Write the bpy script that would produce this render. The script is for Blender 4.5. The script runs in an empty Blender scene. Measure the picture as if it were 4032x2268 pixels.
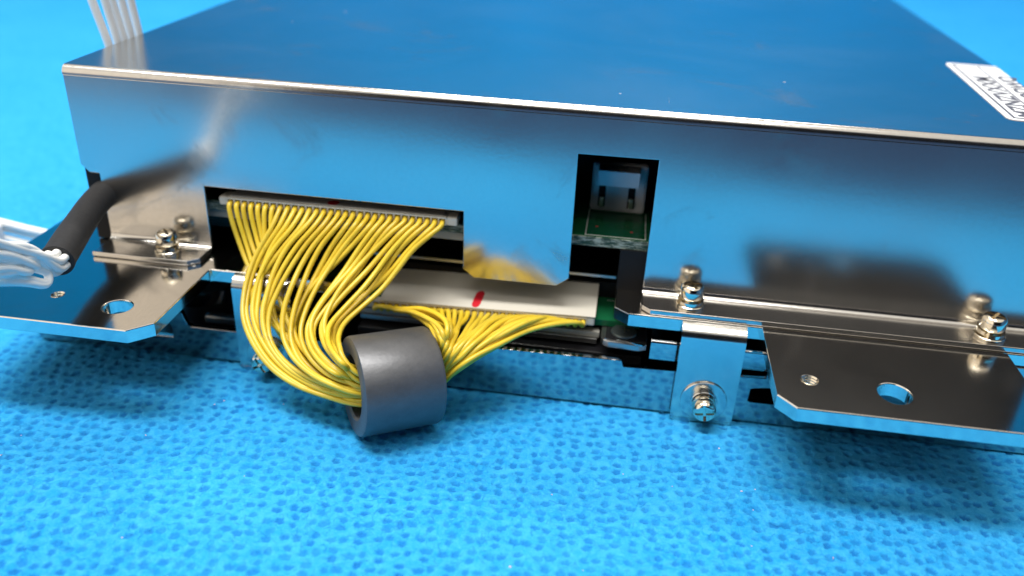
import bpy, bmesh, math, random
import numpy as np
from mathutils import Vector

random.seed(7)
rng = np.random.default_rng(11)
S = 0.01            # one millimetre of the real thing in scene units (1 unit = 100 mm)
Z0 = 44.6           # the unit's lid is 44.6 mm above the cloth
SC = bpy.context.scene
COL = SC.collection
SC.unit_settings.scale_length = 0.1


def V(p):
    return Vector((p[0] * S, p[1] * S, (p[2] + Z0) * S))


# ------------------------------------------------------------------ camera
cam_d = bpy.data.cameras.new('camera')
cam = bpy.data.objects.new('camera', cam_d)
COL.objects.link(cam)
R_ = [[0.988762, 0.143928, 0.040419], [0.102607, -0.456735, -0.883666], [-0.108723, 0.877883, -0.466371]]
from mathutils import Matrix
m = Matrix(((R_[0][0], -R_[1][0], -R_[2][0]), (R_[0][1], -R_[1][1], -R_[2][1]), (R_[0][2], -R_[1][2], -R_[2][2]))).to_4x4()
m.translation = V((82.588, -116.531, 32.634))
cam.matrix_world = m
cam_d.sensor_fit = 'HORIZONTAL'
cam_d.sensor_width = 36.0
cam_d.lens = 30.21
cam_d.clip_start = 0.01
cam_d.clip_end = 100
cam_d.dof.use_dof = True
cam_d.dof.focus_distance = 1.17
cam_d.dof.aperture_fstop = 1.45
SC.camera = cam

# ------------------------------------------------------------------ room light
w = bpy.data.worlds.new('World')
SC.world = w
w.use_nodes = True
nt = w.node_tree
nt.nodes.clear()


def N(nt, t, **k):
    n = nt.nodes.new(t)
    for a, b in k.items():
        setattr(n, a, b)
    return n


def L(nt, a, b):
    nt.links.new(a, b)


def math_node(nt, op, a, b=None, clamp=False):
    n = N(nt, 'ShaderNodeMath', operation=op, use_clamp=clamp)
    for i, x in enumerate((a, b)):
        if x is None:
            continue
        if isinstance(x, (int, float)):
            n.inputs[i].default_value = x
        else:
            L(nt, x, n.inputs[i])
    return n.outputs[0]


def maprange(nt, v, a, b, c=0.0, d=1.0, smooth=True):
    n = N(nt, 'ShaderNodeMapRange')
    n.interpolation_type = 'SMOOTHSTEP' if smooth else 'LINEAR'
    L(nt, v, n.inputs[0])
    for i, x in enumerate((a, b, c, d)):
        n.inputs[1 + i].default_value = x
    return n.outputs[0]


def mixc(nt, f, a, b, bt='MIX'):
    n = N(nt, 'ShaderNodeMix', data_type='RGBA', blend_type=bt)
    if isinstance(f, (int, float)):
        n.inputs[0].default_value = f
    else:
        L(nt, f, n.inputs[0])
    for i, x in ((6, a), (7, b)):
        if isinstance(x, tuple):
            n.inputs[i].default_value = (*x, 1)
        else:
            L(nt, x, n.inputs[i])
    return n.outputs[2]


# the room: a pale warm ceiling and walls, and the dark shape of whoever holds the camera
tc = N(nt, 'ShaderNodeTexCoord')
sx = N(nt, 'ShaderNodeSeparateXYZ')
L(nt, tc.outputs['Generated'], sx.inputs[0])
X, Y, Z = sx.outputs
front = maprange(nt, Y, -0.22, -0.55)             # towards the photographer
side = maprange(nt, X, -0.46, -0.34)              # a little room shows past the photographer on the left
side2 = maprange(nt, X, 0.75, 0.55)
up = maprange(nt, Z, 0.66, 0.56)
dark = math_node(nt, 'MULTIPLY', math_node(nt, 'MULTIPLY', front, side), math_node(nt, 'MULTIPLY', up, side2))
# low blue fill added to tint shadows; pale wall only past the photographer's left
ceil_c = mixc(nt, maprange(nt, Z, 0.56, 0.70), mixc(nt, maprange(nt, X, -0.30, -0.42), (0.10, 0.32, 0.70), (3.3, 2.95, 2.5)), (2.3, 2.17, 1.95))
col = mixc(nt, dark, ceil_c, (0.004, 0.005, 0.010))
bg = N(nt, 'ShaderNodeBackground')
L(nt, col, bg.inputs[0])
bg.inputs[1].default_value = 0.42
wo = N(nt, 'ShaderNodeOutputWorld')
L(nt, bg.outputs[0], wo.inputs[0])


def area(name, loc, target, sx, sy, power, color):
    d = bpy.data.lights.new(name, 'AREA')
    d.shape = 'RECTANGLE'
    d.size, d.size_y, d.energy, d.color = sx, sy, power, color
    o = bpy.data.objects.new(name, d)
    COL.objects.link(o)
    o.location = V(loc)
    o.rotation_euler = (math.atan2(target[1] - loc[1], loc[2] - target[2]), 0, 0)   # long sides run left to right
    return o


area('ceiling_tube', (-40, -75, 480), (-40, -60, -44), 4.4, 1.1, 370, (1.0, 0.98, 0.94))
area('front_fill_lamp', (60, -420, 620), (60, -80, -44), 3.2, 0.5, 60, (1.0, 0.98, 0.94))  # added lamp, lights the shaded connectors from the front
area('rear_fill_lamp', (60, 400, 560), (60, 500, 0), 4.0, 0.7, 240, (1.0, 0.98, 0.94))  # added lamp, brightens the backdrop and the far cloth

SC.view_settings.view_transform = 'Standard'
SC.view_settings.look = 'None'
SC.view_settings.gamma = 1
SC.view_settings.exposure = -0.02
SC.view_settings.use_curve_mapping = False
SC.render.engine = 'CYCLES'
SC.cycles.use_denoising = True
SC.cycles.max_bounces = 10
SC.cycles.glossy_bounces = 8
SC.cycles.diffuse_bounces = 4
SC.cycles.caustics_reflective = False
SC.cycles.blur_glossy = 0.5
SC.cycles.sample_clamp_indirect = 4

# ------------------------------------------------------------------ materials
def new_mat(name):
    m = bpy.data.materials.new(name)
    m.use_nodes = True
    nt = m.node_tree
    b = nt.nodes['Principled BSDF']
    return m, nt, b


def objco(nt, scale=(1, 1, 1)):
    t = N(nt, 'ShaderNodeTexCoord')
    mp = N(nt, 'ShaderNodeMapping')
    mp.inputs['Scale'].default_value = scale
    L(nt, t.outputs['Object'], mp.inputs[0])
    return mp.outputs[0]


def noise(nt, co, scale, detail=3, rough=0.55, dist=0.0):
    n = N(nt, 'ShaderNodeTexNoise')
    L(nt, co, n.inputs['Vector'])
    n.inputs['Scale'].default_value = scale
    n.inputs['Detail'].default_value = detail
    n.inputs['Roughness'].default_value = rough
    n.inputs['Distortion'].default_value = dist
    return n.outputs[0]


def bump(nt, b, h, strength, dist):
    n = N(nt, 'ShaderNodeBump')
    n.inputs['Strength'].default_value = strength
    n.inputs['Distance'].default_value = dist
    L(nt, h, n.inputs['Height'])
    L(nt, n.outputs[0], b.inputs['Normal'])


def metal(name, base, r0, r1, bumpd=0.00002, grain=(1, 1, 1), gscale=120, specks=True, smudge=0.0):
    m, nt, b = new_mat(name)
    b.inputs['Metallic'].default_value = 0.99 if smudge > 0.3 else 1.0
    co = objco(nt)
    n1 = noise(nt, co, 2.2, 4, 0.6, 0.5)
    r = maprange(nt, n1, 0.3, 0.75, r0, r1)
    cog = objco(nt, grain)
    g = noise(nt, cog, gscale, 2, 0.5)
    c = mixc(nt, maprange(nt, g, 0.35, 0.7, 0, 0.35, False), base, tuple(x * 0.86 for x in base))
    if smudge:
        sm = maprange(nt, noise(nt, co, 5.5, 5, 0.65, 1.2), 0.56, 0.72, 0, smudge)
        c = mixc(nt, sm, c, tuple(x * 0.62 for x in base))
        r = math_node(nt, 'ADD', r, math_node(nt, 'MULTIPLY', sm, 0.15))
    if smudge:
        # hairline handling scratches, only in the finish
        for sc_ in ((1.5, 60, 60), (50, 2.0, 50)):
            hl = maprange(nt, noise(nt, objco(nt, sc_), 1.6, 2, 0.5, 0.4), 0.77, 0.79, 0, 0.06)
            r = math_node(nt, 'ADD', r, hl)
    if specks:
        vo = N(nt, 'ShaderNodeTexVoronoi')
        L(nt, co, vo.inputs['Vector'])
        vo.inputs['Scale'].default_value = 14
        s = maprange(nt, vo.outputs['Distance'], 0.045, 0.02)
        keep = maprange(nt, noise(nt, co, 9, 1), 0.56, 0.60)
        s = math_node(nt, 'MULTIPLY', s, keep)
        r = math_node(nt, 'ADD', r, math_node(nt, 'MULTIPLY', s, 0.5))
    L(nt, c, b.inputs['Base Color'])
    L(nt, r, b.inputs['Roughness'])
    bump(nt, b, g, 0.35, bumpd)
    return m


def plain(name, base, rough, metallic=0.0, var=0.12, nscale=20, bumpd=0.0, coat=0.0, spec=0.5, trans=0.0):
    m, nt, b = new_mat(name)
    co = objco(nt)
    n = noise(nt, co, nscale, 4, 0.6)
    c = mixc(nt, maprange(nt, n, 0.3, 0.7, 0, 1, False), tuple(x * (1 - var) for x in base), tuple(min(1, x * (1 + var)) for x in base))
    L(nt, c, b.inputs['Base Color'])
    b.inputs['Roughness'].default_value = rough
    b.inputs['Metallic'].default_value = metallic
    b.inputs['Coat Weight'].default_value = coat
    b.inputs['Specular IOR Level'].default_value = spec
    if bumpd:
        bump(nt, b, noise(nt, co, nscale * 6, 3), 0.5, bumpd)
    return m


M = {}
M['cover'] = metal('plated_sheet_steel', (0.60, 0.58, 0.55), 0.15, 0.22, 0.0001, gscale=160, smudge=0.5)
M['plate'] = metal('brushed_plated_steel', (0.76, 0.725, 0.67), 0.09, 0.15, 0.00006, grain=(6, 1.2, 6), gscale=60, smudge=0.2)
M['wall'] = metal('bright_plated_steel', (0.50, 0.50, 0.50), 0.05, 0.09, 0.000008, gscale=100, specks=False)
M['strap'] = metal('satin_plated_steel', (0.64, 0.63, 0.60), 0.16, 0.22, 0.00003, gscale=200, specks=False)
M['screw'] = metal('nickel_screw', (0.78, 0.72, 0.60), 0.10, 0.18, 0.00002, gscale=90, specks=False)
M['dull'] = metal('dull_steel', (0.42, 0.42, 0.41), 0.28, 0.38, 0.00003, specks=False)
M['blackmetal'] = plain('black_coated_metal', (0.012, 0.012, 0.014), 0.28, 0.0)
M['black'] = plain('black_plastic', (0.006, 0.006, 0.007), 0.55, nscale=8, bumpd=0.0002, spec=0.2)
M['blackscrew'] = plain('black_zinc', (0.10, 0.12, 0.12), 0.36, 0.7)
M['housing'] = plain('ivory_connector_plastic', (0.68, 0.64, 0.55), 0.42, var=0.06)
M['socket'] = plain('grey_socket_plastic', (0.42, 0.41, 0.37), 0.5, var=0.1)
M['white'] = plain('white_nylon', (0.88, 0.89, 0.92), 0.35, var=0.04)
M['pin'] = plain('tinned_pin', (0.66, 0.64, 0.52), 0.3, 1.0)
M['film'] = plain('white_insulating_film', (0.60, 0.57, 0.50), 0.42, var=0.05, nscale=6)
M['red'] = plain('red_marker_ink', (0.55, 0.008, 0.02), 0.5, var=0.25, nscale=12)
M['silk'] = plain('silkscreen_ink', (0.62, 0.64, 0.60), 0.6)
M['sticker'] = plain('white_label_paper', (0.82, 0.82, 0.82), 0.45, var=0.02)
M['print'] = plain('grey_label_print', (0.07, 0.07, 0.09), 0.6, var=0.3, nscale=40)
M['wwire'] = plain('white_wire_insulation', (0.90, 0.89, 0.86), 0.5, var=0.03)
M['bench'] = plain('bench_top_shadow_tone', (0.01, 0.03, 0.09), 0.5)  # navy stands in for the photographer's shadow mirrored in the front face

# green circuit board: solder mask with faint tracks; rough fibreglass edge
m_, nt_, b_ = new_mat('green_circuit_board')
co_ = objco(nt_)
n1_ = noise(nt_, co_, 18, 4)
L(nt_, mixc(nt_, n1_, (0.004, 0.075, 0.028), (0.010, 0.13, 0.050)), b_.inputs['Base Color'])
b_.inputs['Roughness'].default_value = 0.25
M['pcb'] = m_
m_, nt_, b_ = new_mat('board_cut_edge')
co_ = objco(nt_, (1, 1, 4))
n1_ = maprange(nt_, noise(nt_, co_, 60, 5, 0.7), 0.42, 0.62)
L(nt_, mixc(nt_, n1_, (0.012, 0.05, 0.035), (0.36, 0.42, 0.36)), b_.inputs['Base Color'])
b_.inputs['Roughness'].default_value = 0.7
bump(nt_, b_, n1_, 0.8, 0.001)
M['pcbedge'] = m_

# yellow wire insulation, waxy, slightly dirty
m_, nt_, b_ = new_mat('yellow_wire_insulation')
co_ = objco(nt_)
oi_ = N(nt_, 'ShaderNodeObjectInfo')
n1_ = noise(nt_, co_, 16, 4, 0.6)
c_ = mixc(nt_, maprange(nt_, n1_, 0.3, 0.7), (0.58, 0.39, 0.020), (0.74, 0.55, 0.055))
c_ = mixc(nt_, math_node(nt_, 'MULTIPLY', oi_.outputs['Random'], 0.6), c_, (0.80, 0.57, 0.030))
c_ = mixc(nt_, maprange(nt_, noise(nt_, co_, 45, 3), 0.66, 0.74, 0, 0.5), c_, (0.36, 0.27, 0.05))
L(nt_, c_, b_.inputs['Base Color'])
b_.inputs['Roughness'].default_value = 0.33
b_.inputs['Subsurface Weight'].default_value = 0.0
bump(nt_, b_, noise(nt_, co_, 90, 3), 0.4, 0.0004)
M['yellow'] = m_

# black fabric-like heat-shrink sleeve
m_, nt_, b_ = new_mat('black_heat_shrink')
co_ = objco(nt_)
n1_ = noise(nt_, co_, 140, 3, 0.7)
L(nt_, mixc(nt_, n1_, (0.010, 0.010, 0.012), (0.030, 0.029, 0.029)), b_.inputs['Base Color'])
b_.inputs['Specular IOR Level'].default_value = 0.3
b_.inputs['Roughness'].default_value = 0.7
bump(nt_, b_, n1_, 0.5, 0.0006)
M['sleeve'] = m_
M['lint'] = plain('pale_lint', (0.75, 0.55, 0.62), 0.8, var=0.3)

# ferrite: grey ceramic, ground surface with a soft sheen
m_, nt_, b_ = new_mat('grey_ferrite_ceramic')
co_ = objco(nt_)
n1_ = noise(nt_, co_, 70, 6, 0.8)
n2_ = noise(nt_, objco(nt_, (1, 1, 1)), 4, 3, 0.6)
L(nt_, mixc(nt_, n1_, (0.080, 0.082, 0.088), (0.15, 0.152, 0.16)), b_.inputs['Base Color'])
L(nt_, maprange(nt_, n2_, 0.3, 0.7, 0.36, 0.46), b_.inputs['Roughness'])
b_.inputs['Metallic'].default_value = 0.55
b_.inputs['Specular IOR Level'].default_value = 0.6
bump(nt_, b_, noise(nt_, co_, 160, 4, 0.8), 0.6, 0.0006)
M['ferrite'] = m_


def cloth_mat(name, base, base2, dark):
    m, nt, b = new_mat(name)
    co = objco(nt)
    at = N(nt, 'ShaderNodeAttribute', attribute_name='dimple')
    f1 = noise(nt, co, 60, 6, 0.8, 0.8)
    f2 = noise(nt, objco(nt, (1, 0.3, 1)), 260, 5, 0.75, 2.5)
    f4 = noise(nt, objco(nt, (0.3, 1, 1)), 230, 5, 0.75, 2.5)
    f2 = math_node(nt, 'MAXIMUM', f2, f4)
    f3 = noise(nt, co, 3.2, 3, 0.5)
    c = mixc(nt, maprange(nt, f1, 0.35, 0.68), base, base2)
    c = mixc(nt, maprange(nt, f3, 0.3, 0.7, 0, 0.3), c, base2)
    c = mixc(nt, maprange(nt, f2, 0.52, 0.75, 0, 0.65), c, tuple(min(1, x * 1.25 + 0.03) for x in base2))
    c = mixc(nt, math_node(nt, 'MULTIPLY', at.outputs['Fac'], 0.95, True), c, dark)
    L(nt, c, b.inputs['Base Color'])
    b.inputs['Roughness'].default_value = 0.85
    b.inputs['Specular IOR Level'].default_value = 0.05
    b.inputs['Sheen Weight'].default_value = 0.0
    b.inputs['Sheen Roughness'].default_value = 0.5
    h = math_node(nt, 'ADD', math_node(nt, 'MULTIPLY', f1, 0.35), math_node(nt, 'MULTIPLY', f2, 0.65))
    bump(nt, b, h, 0.9, 0.0022)
    return m


M['cloth'] = cloth_mat('blue_nonwoven_cloth', (0.012, 0.285, 0.68), (0.050, 0.41, 0.81), (0.012, 0.17, 0.50))
M['backdrop'] = plain('blue_curtain_cloth', (0.002, 0.30, 0.68), 0.9, var=0.1, nscale=1.0, spec=0.1)


# ------------------------------------------------------------------ object helpers
def root(name, label, cat, at=(0, 0, 0)):
    o = bpy.data.objects.new(name, None)
    COL.objects.link(o)
    o.location = V(at)
    o.empty_display_size = 0.05
    o['label'] = label
    o['category'] = cat
    o['origin'] = [at[0], at[1], at[2]]
    return o


def org(o):
    while o is not None and 'origin' not in o:
        o = o.parent
    return V(o['origin']) if o is not None else Vector((0, 0, 0))


def link(name, me, mat, parent=None, smooth=False, autosmooth=None):
    me.name = name
    if mat is not None and not me.materials:
        me.materials.append(mat)
    if smooth:
        me.shade_smooth() if hasattr(me, 'shade_smooth') else None
    if autosmooth:
        try:
            me.set_sharp_from_angle(angle=math.radians(autosmooth))
        except Exception:
            pass
    o = bpy.data.objects.new(name, me)
    COL.objects.link(o)
    if parent is not None:
        o.parent = parent
    return o


def from_py(name, vs, fs, mat, parent=None, smooth=False, autosmooth=None):
    """vs in mm, world axes"""
    off = org(parent)
    me = bpy.data.meshes.new(name)
    me.from_pydata([V(v) - off for v in vs], [], fs)
    me.validate()
    bm = bmesh.new()
    bm.from_mesh(me)
    bmesh.ops.recalc_face_normals(bm, faces=bm.faces)
    bm.to_mesh(me)
    bm.free()
    return link(name, me, mat, parent, smooth, autosmooth)


class MB:
    """collects shapes (mm) and links them as one mesh"""

    def __init__(s):
        s.v, s.f = [], []

    def add(s, vs, fs):
        n = len(s.v)
        s.v += [tuple(v) for v in vs]
        s.f += [tuple(i + n for i in f) for f in fs]
        return s

    def box(s, x0, x1, y0, y1, z0, z1, b=0.0):
        if b <= 0:
            vs = [(x, y, z) for x in (x0, x1) for y in (y0, y1) for z in (z0, z1)]
            return s.add(vs, [(0, 1, 3, 2), (4, 6, 7, 5), (0, 4, 5, 1), (2, 3, 7, 6), (0, 2, 6, 4), (1, 5, 7, 3)])
        bm = bmesh.new()
        bmesh.ops.create_cube(bm, size=1)
        for v in bm.verts:
            v.co = Vector((x0 + (v.co.x + .5) * (x1 - x0), y0 + (v.co.y + .5) * (y1 - y0), z0 + (v.co.z + .5) * (z1 - z0)))
        bmesh.ops.bevel(bm, geom=list(bm.edges), offset=b, segments=2, affect='EDGES', profile=0.5)
        bm.verts.index_update()
        s.add([tuple(v.co) for v in bm.verts], [tuple(v.index for v in f.verts) for f in bm.faces])
        bm.free()
        return s

    def lathe(s, prof, base, axis, n=40, cap=True):
        """prof: list of (r, h) along axis from base (mm)"""
        a = Vector(axis).normalized()
        u = a.cross(Vector((0, 0, 1)))
        if u.length < 1e-3:
            u = a.cross(Vector((0, 1, 0)))
        u.normalize()
        v = a.cross(u)
        b = Vector(base)
        vs, fs = [], []
        for r, h in prof:
            for k in range(n):
                t = 2 * math.pi * k / n
                vs.append(tuple(b + a * h + u * (r * math.cos(t)) + v * (r * math.sin(t))))
        for i in range(len(prof) - 1):
            for k in range(n):
                k2 = (k + 1) % n
                fs.append((i * n + k, i * n + k2, (i + 1) * n + k2, (i + 1) * n + k))
        if cap:
            fs.append(tuple(range(n))[::-1])
            fs.append(tuple((len(prof) - 1) * n + k for k in range(n)))
        return s.add(vs, fs)

    def sweepx(s, prof, x0, x1):
        """closed outline prof of (y, z) pushed along x"""
        n = len(prof)
        vs = [(x0, y, z) for y, z in prof] + [(x1, y, z) for y, z in prof]
        fs = [(i, (i + 1) % n, n + (i + 1) % n, n + i) for i in range(n)]
        fs += [tuple(range(n))[::-1], tuple(range(n, 2 * n))]
        return s.add(vs, fs)

    def build(s, name, mat, parent=None, smooth=False, autosmooth=None):
        return from_py(name, s.v, s.f, mat, parent, smooth, autosmooth)


def curve_plate(name, outline, holes, thick, bev, frame, mat, parent, text=None):
    """flat plate with holes: outline in 2D mm, extruded, softened edges. frame(u, v, w) -> xyz mm"""
    cu = bpy.data.curves.new(name, 'CURVE')
    cu.dimensions = '2D'
    cu.fill_mode = 'BOTH'
    for pl in [outline] + holes:
        sp = cu.splines.new('POLY')
        sp.points.add(len(pl) - 1)
        for i, (x, y) in enumerate(pl):
            sp.points[i].co = (x, y, 0, 1)
        sp.use_cyclic_u = True
    cu.extrude = max(thick / 2 - bev, 0.0)
    cu.bevel_depth = bev
    cu.bevel_resolution = 1
    cu.offset = -bev
    tmp = bpy.data.objects.new('tmp', cu)
    COL.objects.link(tmp)
    dg = bpy.context.evaluated_depsgraph_get()
    me = bpy.data.meshes.new_from_object(tmp.evaluated_get(dg))
    bpy.data.objects.remove(tmp)
    off = org(parent)
    me.materials.clear()
    for v in me.vertices:
        v.co = V(frame(v.co.x, v.co.y, v.co.z)) - off
    bm = bmesh.new()
    bm.from_mesh(me)
    bmesh.ops.remove_doubles(bm, verts=bm.verts, dist=1e-6)
    bmesh.ops.recalc_face_normals(bm, faces=bm.faces)
    for f in bm.faces:
        f.smooth = False
    bm.to_mesh(me)
    bm.free()
    return link(name, me, mat, parent)


def text_mesh(name, body, size, frame, mat, parent, depth=0.03, bold=0.0):
    cu = bpy.data.curves.new(name, 'FONT')
    cu.body = body
    cu.size = size
    cu.extrude = depth
    cu.offset = bold
    tmp = bpy.data.objects.new('tmp', cu)
    COL.objects.link(tmp)
    dg = bpy.context.evaluated_depsgraph_get()
    me = bpy.data.meshes.new_from_object(tmp.evaluated_get(dg))
    bpy.data.objects.remove(tmp)
    off = org(parent)
    me.materials.clear()
    for v in me.vertices:
        v.co = V(frame(v.co.x, v.co.y, v.co.z)) - off
    return link(name, me, mat, parent)


def circle(cx, cy, r, n=40, ry=None):
    ry = ry or r
    return [(cx + r * math.cos(-2 * math.pi * k / n), cy + ry * math.sin(-2 * math.pi * k / n)) for k in range(n)]


def smooth_path(pts, per=7):
    P = [Vector(p) for p in pts]
    P = [P[0] * 2 - P[1]] + P + [P[-1] * 2 - P[-2]]
    out = []
    for i in range(1, len(P) - 2):
        p0, p1, p2, p3 = P[i - 1:i + 3]
        # centripetal Catmull-Rom
        t0 = 0.0
        t1 = t0 + max((p1 - p0).length, 1e-4) ** 0.5
        t2 = t1 + max((p2 - p1).length, 1e-4) ** 0.5
        t3 = t2 + max((p3 - p2).length, 1e-4) ** 0.5
        for k in range(per):
            t = t1 + (t2 - t1) * k / per
            a1 = p0 * ((t1 - t) / (t1 - t0)) + p1 * ((t - t0) / (t1 - t0))
            a2 = p1 * ((t2 - t) / (t2 - t1)) + p2 * ((t - t1) / (t2 - t1))
            a3 = p2 * ((t3 - t) / (t3 - t2)) + p3 * ((t - t2) / (t3 - t2))
            b1 = a1 * ((t2 - t) / (t2 - t0)) + a2 * ((t - t0) / (t2 - t0))
            b2 = a2 * ((t3 - t) / (t3 - t1)) + a3 * ((t - t1) / (t3 - t1))
            out.append(b1 * ((t2 - t) / (t2 - t1)) + b2 * ((t - t1) / (t2 - t1)))
    out.append(P[-2])
    # relax kinks, ends held
    for _ in range(3):
        q = out[:]
        for i in range(1, len(out) - 1):
            q[i] = out[i] * 0.5 + (out[i - 1] + out[i + 1]) * 0.25
        out = q
    return out


def tube(path, r, n=10):
    vs, fs = [], []
    P = path
    up = Vector((0, 0, 1))
    prev = None
    for i, p in enumerate(P):
        t = (P[min(i + 1, len(P) - 1)] - P[max(i - 1, 0)]).normalized()
        if prev is None:
            u = t.cross(up)
            if u.length < 1e-3:
                u = t.cross(Vector((1, 0, 0)))
        else:
            u = prev - t * prev.dot(t)
        u.normalize()
        prev = u
        v = t.cross(u)
        rr = r(i / (len(P) - 1)) if callable(r) else r
        for k in range(n):
            a = 2 * math.pi * k / n
            vs.append(tuple(p + u * (rr * math.cos(a)) + v * (rr * math.sin(a))))
    for i in range(len(P) - 1):
        for k in range(n):
            k2 = (k + 1) % n
            fs.append((i * n + k, i * n + k2, (i + 1) * n + k2, (i + 1) * n + k))
    fs.append(tuple(range(n))[::-1])
    fs.append(tuple((len(P) - 1) * n + k for k in range(n)))
    return vs, fs


def arc(cy, cz, r, a0, a1, n=8):
    return [(cy + r * math.cos(math.radians(a0 + (a1 - a0) * k / n)), cz + r * math.sin(math.radians(a0 + (a1 - a0) * k / n))) for k in range(n + 1)]

# ------------------------------------------------------------------ setting: cloth, backdrop, bench
def grow(a, b, step, g):
    out = [a]
    s = step
    sign = 1 if b > a else -1
    while (out[-1] - b) * sign < 0:
        out.append(out[-1] + sign * s)
        s *= g
    return out[1:]


fx = np.arange(-14, 152, 0.23)
fy = np.arange(-66, 10, 0.23)
xs = np.array(sorted(grow(-14, -700, 0.6, 1.16)) + list(fx) + grow(fx[-1], 900, 0.6, 1.16))
ys = np.array(sorted(grow(-66, -150, 0.6, 1.10)) + list(fy) + grow(fy[-1], 620, 0.6, 1.14))
GX, GY = np.meshgrid(xs, ys)


def lowfreq(x, y):
    return (0.30 * np.sin(x / 13.0 + 0.6 * np.sin(y / 17.0)) * np.cos(y / 11.0 + 1.0)
            + 0.22 * np.sin(x / 6.1 + y / 7.7 + 1.3) * np.sin(y / 5.3 - x / 15.0))


H = lowfreq(GX, GY)
# the cloth lies flat where the unit and the ferrite press on it
press = np.clip((GY + 9.5) / 3.0, 0, 1) * np.clip((GX + 12) / 6, 0, 1)
H = H * (1 - press) - 0.35 * press
H += 1.5 * np.exp(-((GX - 92) ** 2 / 900 + (GY + 48) ** 2 / 160))
H += 0.9 * np.exp(-((GX - 30) ** 2 / 500 + (GY + 40) ** 2 / 120))
fer = np.exp(-(((GX - 54) ** 2 + (GY + 16.5) ** 2) / 60.0))
H = H * (1 - fer) - 0.75 * fer
D = np.zeros_like(H)
# embossed bond points, in pairs, in slanted rows
P_ = 2.78
th = math.radians(8)
ct, st = math.cos(th), math.sin(th)
nh = 0
for j in range(-40, 40):
    for i in range(-50, 60):
        px = i * P_ + rng.normal(0, 0.13)
        py = j * P_ * 0.94 + rng.normal(0, 0.13)
        ang = math.radians((4 if (i + j) % 2 else 84) + rng.normal(0, 7))
        for s in (-1, 1):
            qx = px + s * 0.72 * math.cos(ang)
            qy = py + s * 0.72 * math.sin(ang)
            x = 60 + qx * ct - qy * st
            y = -30 + qx * st + qy * ct
            if not (-14 < x < 151 and -66 < y < 9):
                continue
            r = 0.56 * rng.uniform(0.80, 1.12)
            dep = rng.uniform(0.10, 0.26)
            kx0, kx1 = np.searchsorted(xs, x - 1.1), np.searchsorted(xs, x + 1.1)
            ky0, ky1 = np.searchsorted(ys, y - 1.1), np.searchsorted(ys, y + 1.1)
            dx = GX[ky0:ky1, kx0:kx1] - x
            dy = GY[ky0:ky1, kx0:kx1] - y
            an = np.arctan2(dy, dx)
            ph = rng.uniform(0, 6.28, 2)
            rr = np.sqrt(dx * dx + dy * dy * 1.15) / (r * (1 + 0.14 * np.sin(2 * an + ph[0]) + 0.12 * np.sin(5 * an + ph[1])))
            k = np.clip((1.15 - rr) / 0.26, 0, 1)
            k = k * k * (3 - 2 * k)
            D[ky0:ky1, kx0:kx1] = np.maximum(D[ky0:ky1, kx0:kx1], k * rng.uniform(0.6, 1.0) * (0.88 + 0.12 * math.sin(x / 9.0 + 2 * math.sin(y / 8.0))))
            H[ky0:ky1, kx0:kx1] -= dep * k
            nh += 1
fine = (GX > -14) & (GX < 151) & (GY > -66) & (GY < 9.5)
H += np.where(fine, rng.normal(0, 0.014, H.shape), 0)
# cloth stops short on a slant; dark bench beyond stands in for photographer's shadow
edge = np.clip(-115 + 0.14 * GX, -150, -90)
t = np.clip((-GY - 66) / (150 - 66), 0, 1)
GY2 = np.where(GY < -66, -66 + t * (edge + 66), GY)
n_r, n_c = GX.shape
co = np.empty((n_r * n_c, 3), dtype=np.float32)
co[:, 0] = GX.ravel() * S
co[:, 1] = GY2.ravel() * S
co[:, 2] = H.ravel() * S
idx = np.arange(n_r * n_c).reshape(n_r, n_c)
q = np.stack([idx[:-1, :-1], idx[:-1, 1:], idx[1:, 1:], idx[1:, :-1]], -1).reshape(-1, 4)
# loose surface fibres belong to the cloth's own mesh
FIB = 8000
fv, ff, fd = [], [], []
base_n = n_r * n_c
for k in range(FIB):
    x = rng.uniform(-8, 146)
    y = rng.uniform(-60, -7)
    z = float(lowfreq(np.array(x), np.array(y))) + 1.5 * math.exp(-((x - 92) ** 2 / 900 + (y + 48) ** 2 / 160)) + 0.9 * math.exp(-((x - 30) ** 2 / 500 + (y + 40) ** 2 / 120))
    f_ = math.exp(-(((x - 54) ** 2 + (y + 16.5) ** 2) / 60.0))
    z = z * (1 - f_) - 0.75 * f_
    if y > -9.5:
        z *= 0.5
    a = rng.uniform(0, 6.28)
    ln = rng.uniform(0.6, 2.0)
    cv = rng.normal(0, 0.5)
    lift = rng.uniform(0.0, 0.32)
    r = rng.uniform(0.008, 0.017)
    m_ = 5
    px, py = x, y
    for i in range(m_):
        u = i / (m_ - 1)
        h = z + 0.03 + lift * math.sin(math.pi * u)
        nx, ny = -math.sin(a), math.cos(a)
        b0 = base_n + len(fv)
        fv += [(px + nx * r, py + ny * r, h), (px - nx * r, py - ny * r, h), (px, py, h + r * 1.6)]
        if i:
            p = b0 - 3
            ff += [(p, p + 1, b0 + 1, b0), (p + 1, p + 2, b0 + 2, b0 + 1), (p + 2, p, b0, b0 + 2)]
        px += math.cos(a) * ln / (m_ - 1)
        py += math.sin(a) * ln / (m_ - 1)
        a += cv + rng.normal(0, 0.25)
me = bpy.data.meshes.new('cloth')
allv = np.vstack([co, np.array(fv, dtype=np.float32) * S])
allf = np.vstack([q, np.array(ff)])
me.vertices.add(len(allv))
me.vertices.foreach_set('co', allv.astype(np.float32).ravel())
me.loops.add(len(allf) * 4)
me.loops.foreach_set('vertex_index', allf.astype(np.int32).ravel())
me.polygons.add(len(allf))
me.polygons.foreach_set('loop_start', (np.arange(len(allf)) * 4).astype(np.int32))
me.polygons.foreach_set('loop_total', np.full(len(allf), 4, dtype=np.int32))
me.update(calc_edges=True)
me.validate()
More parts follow.
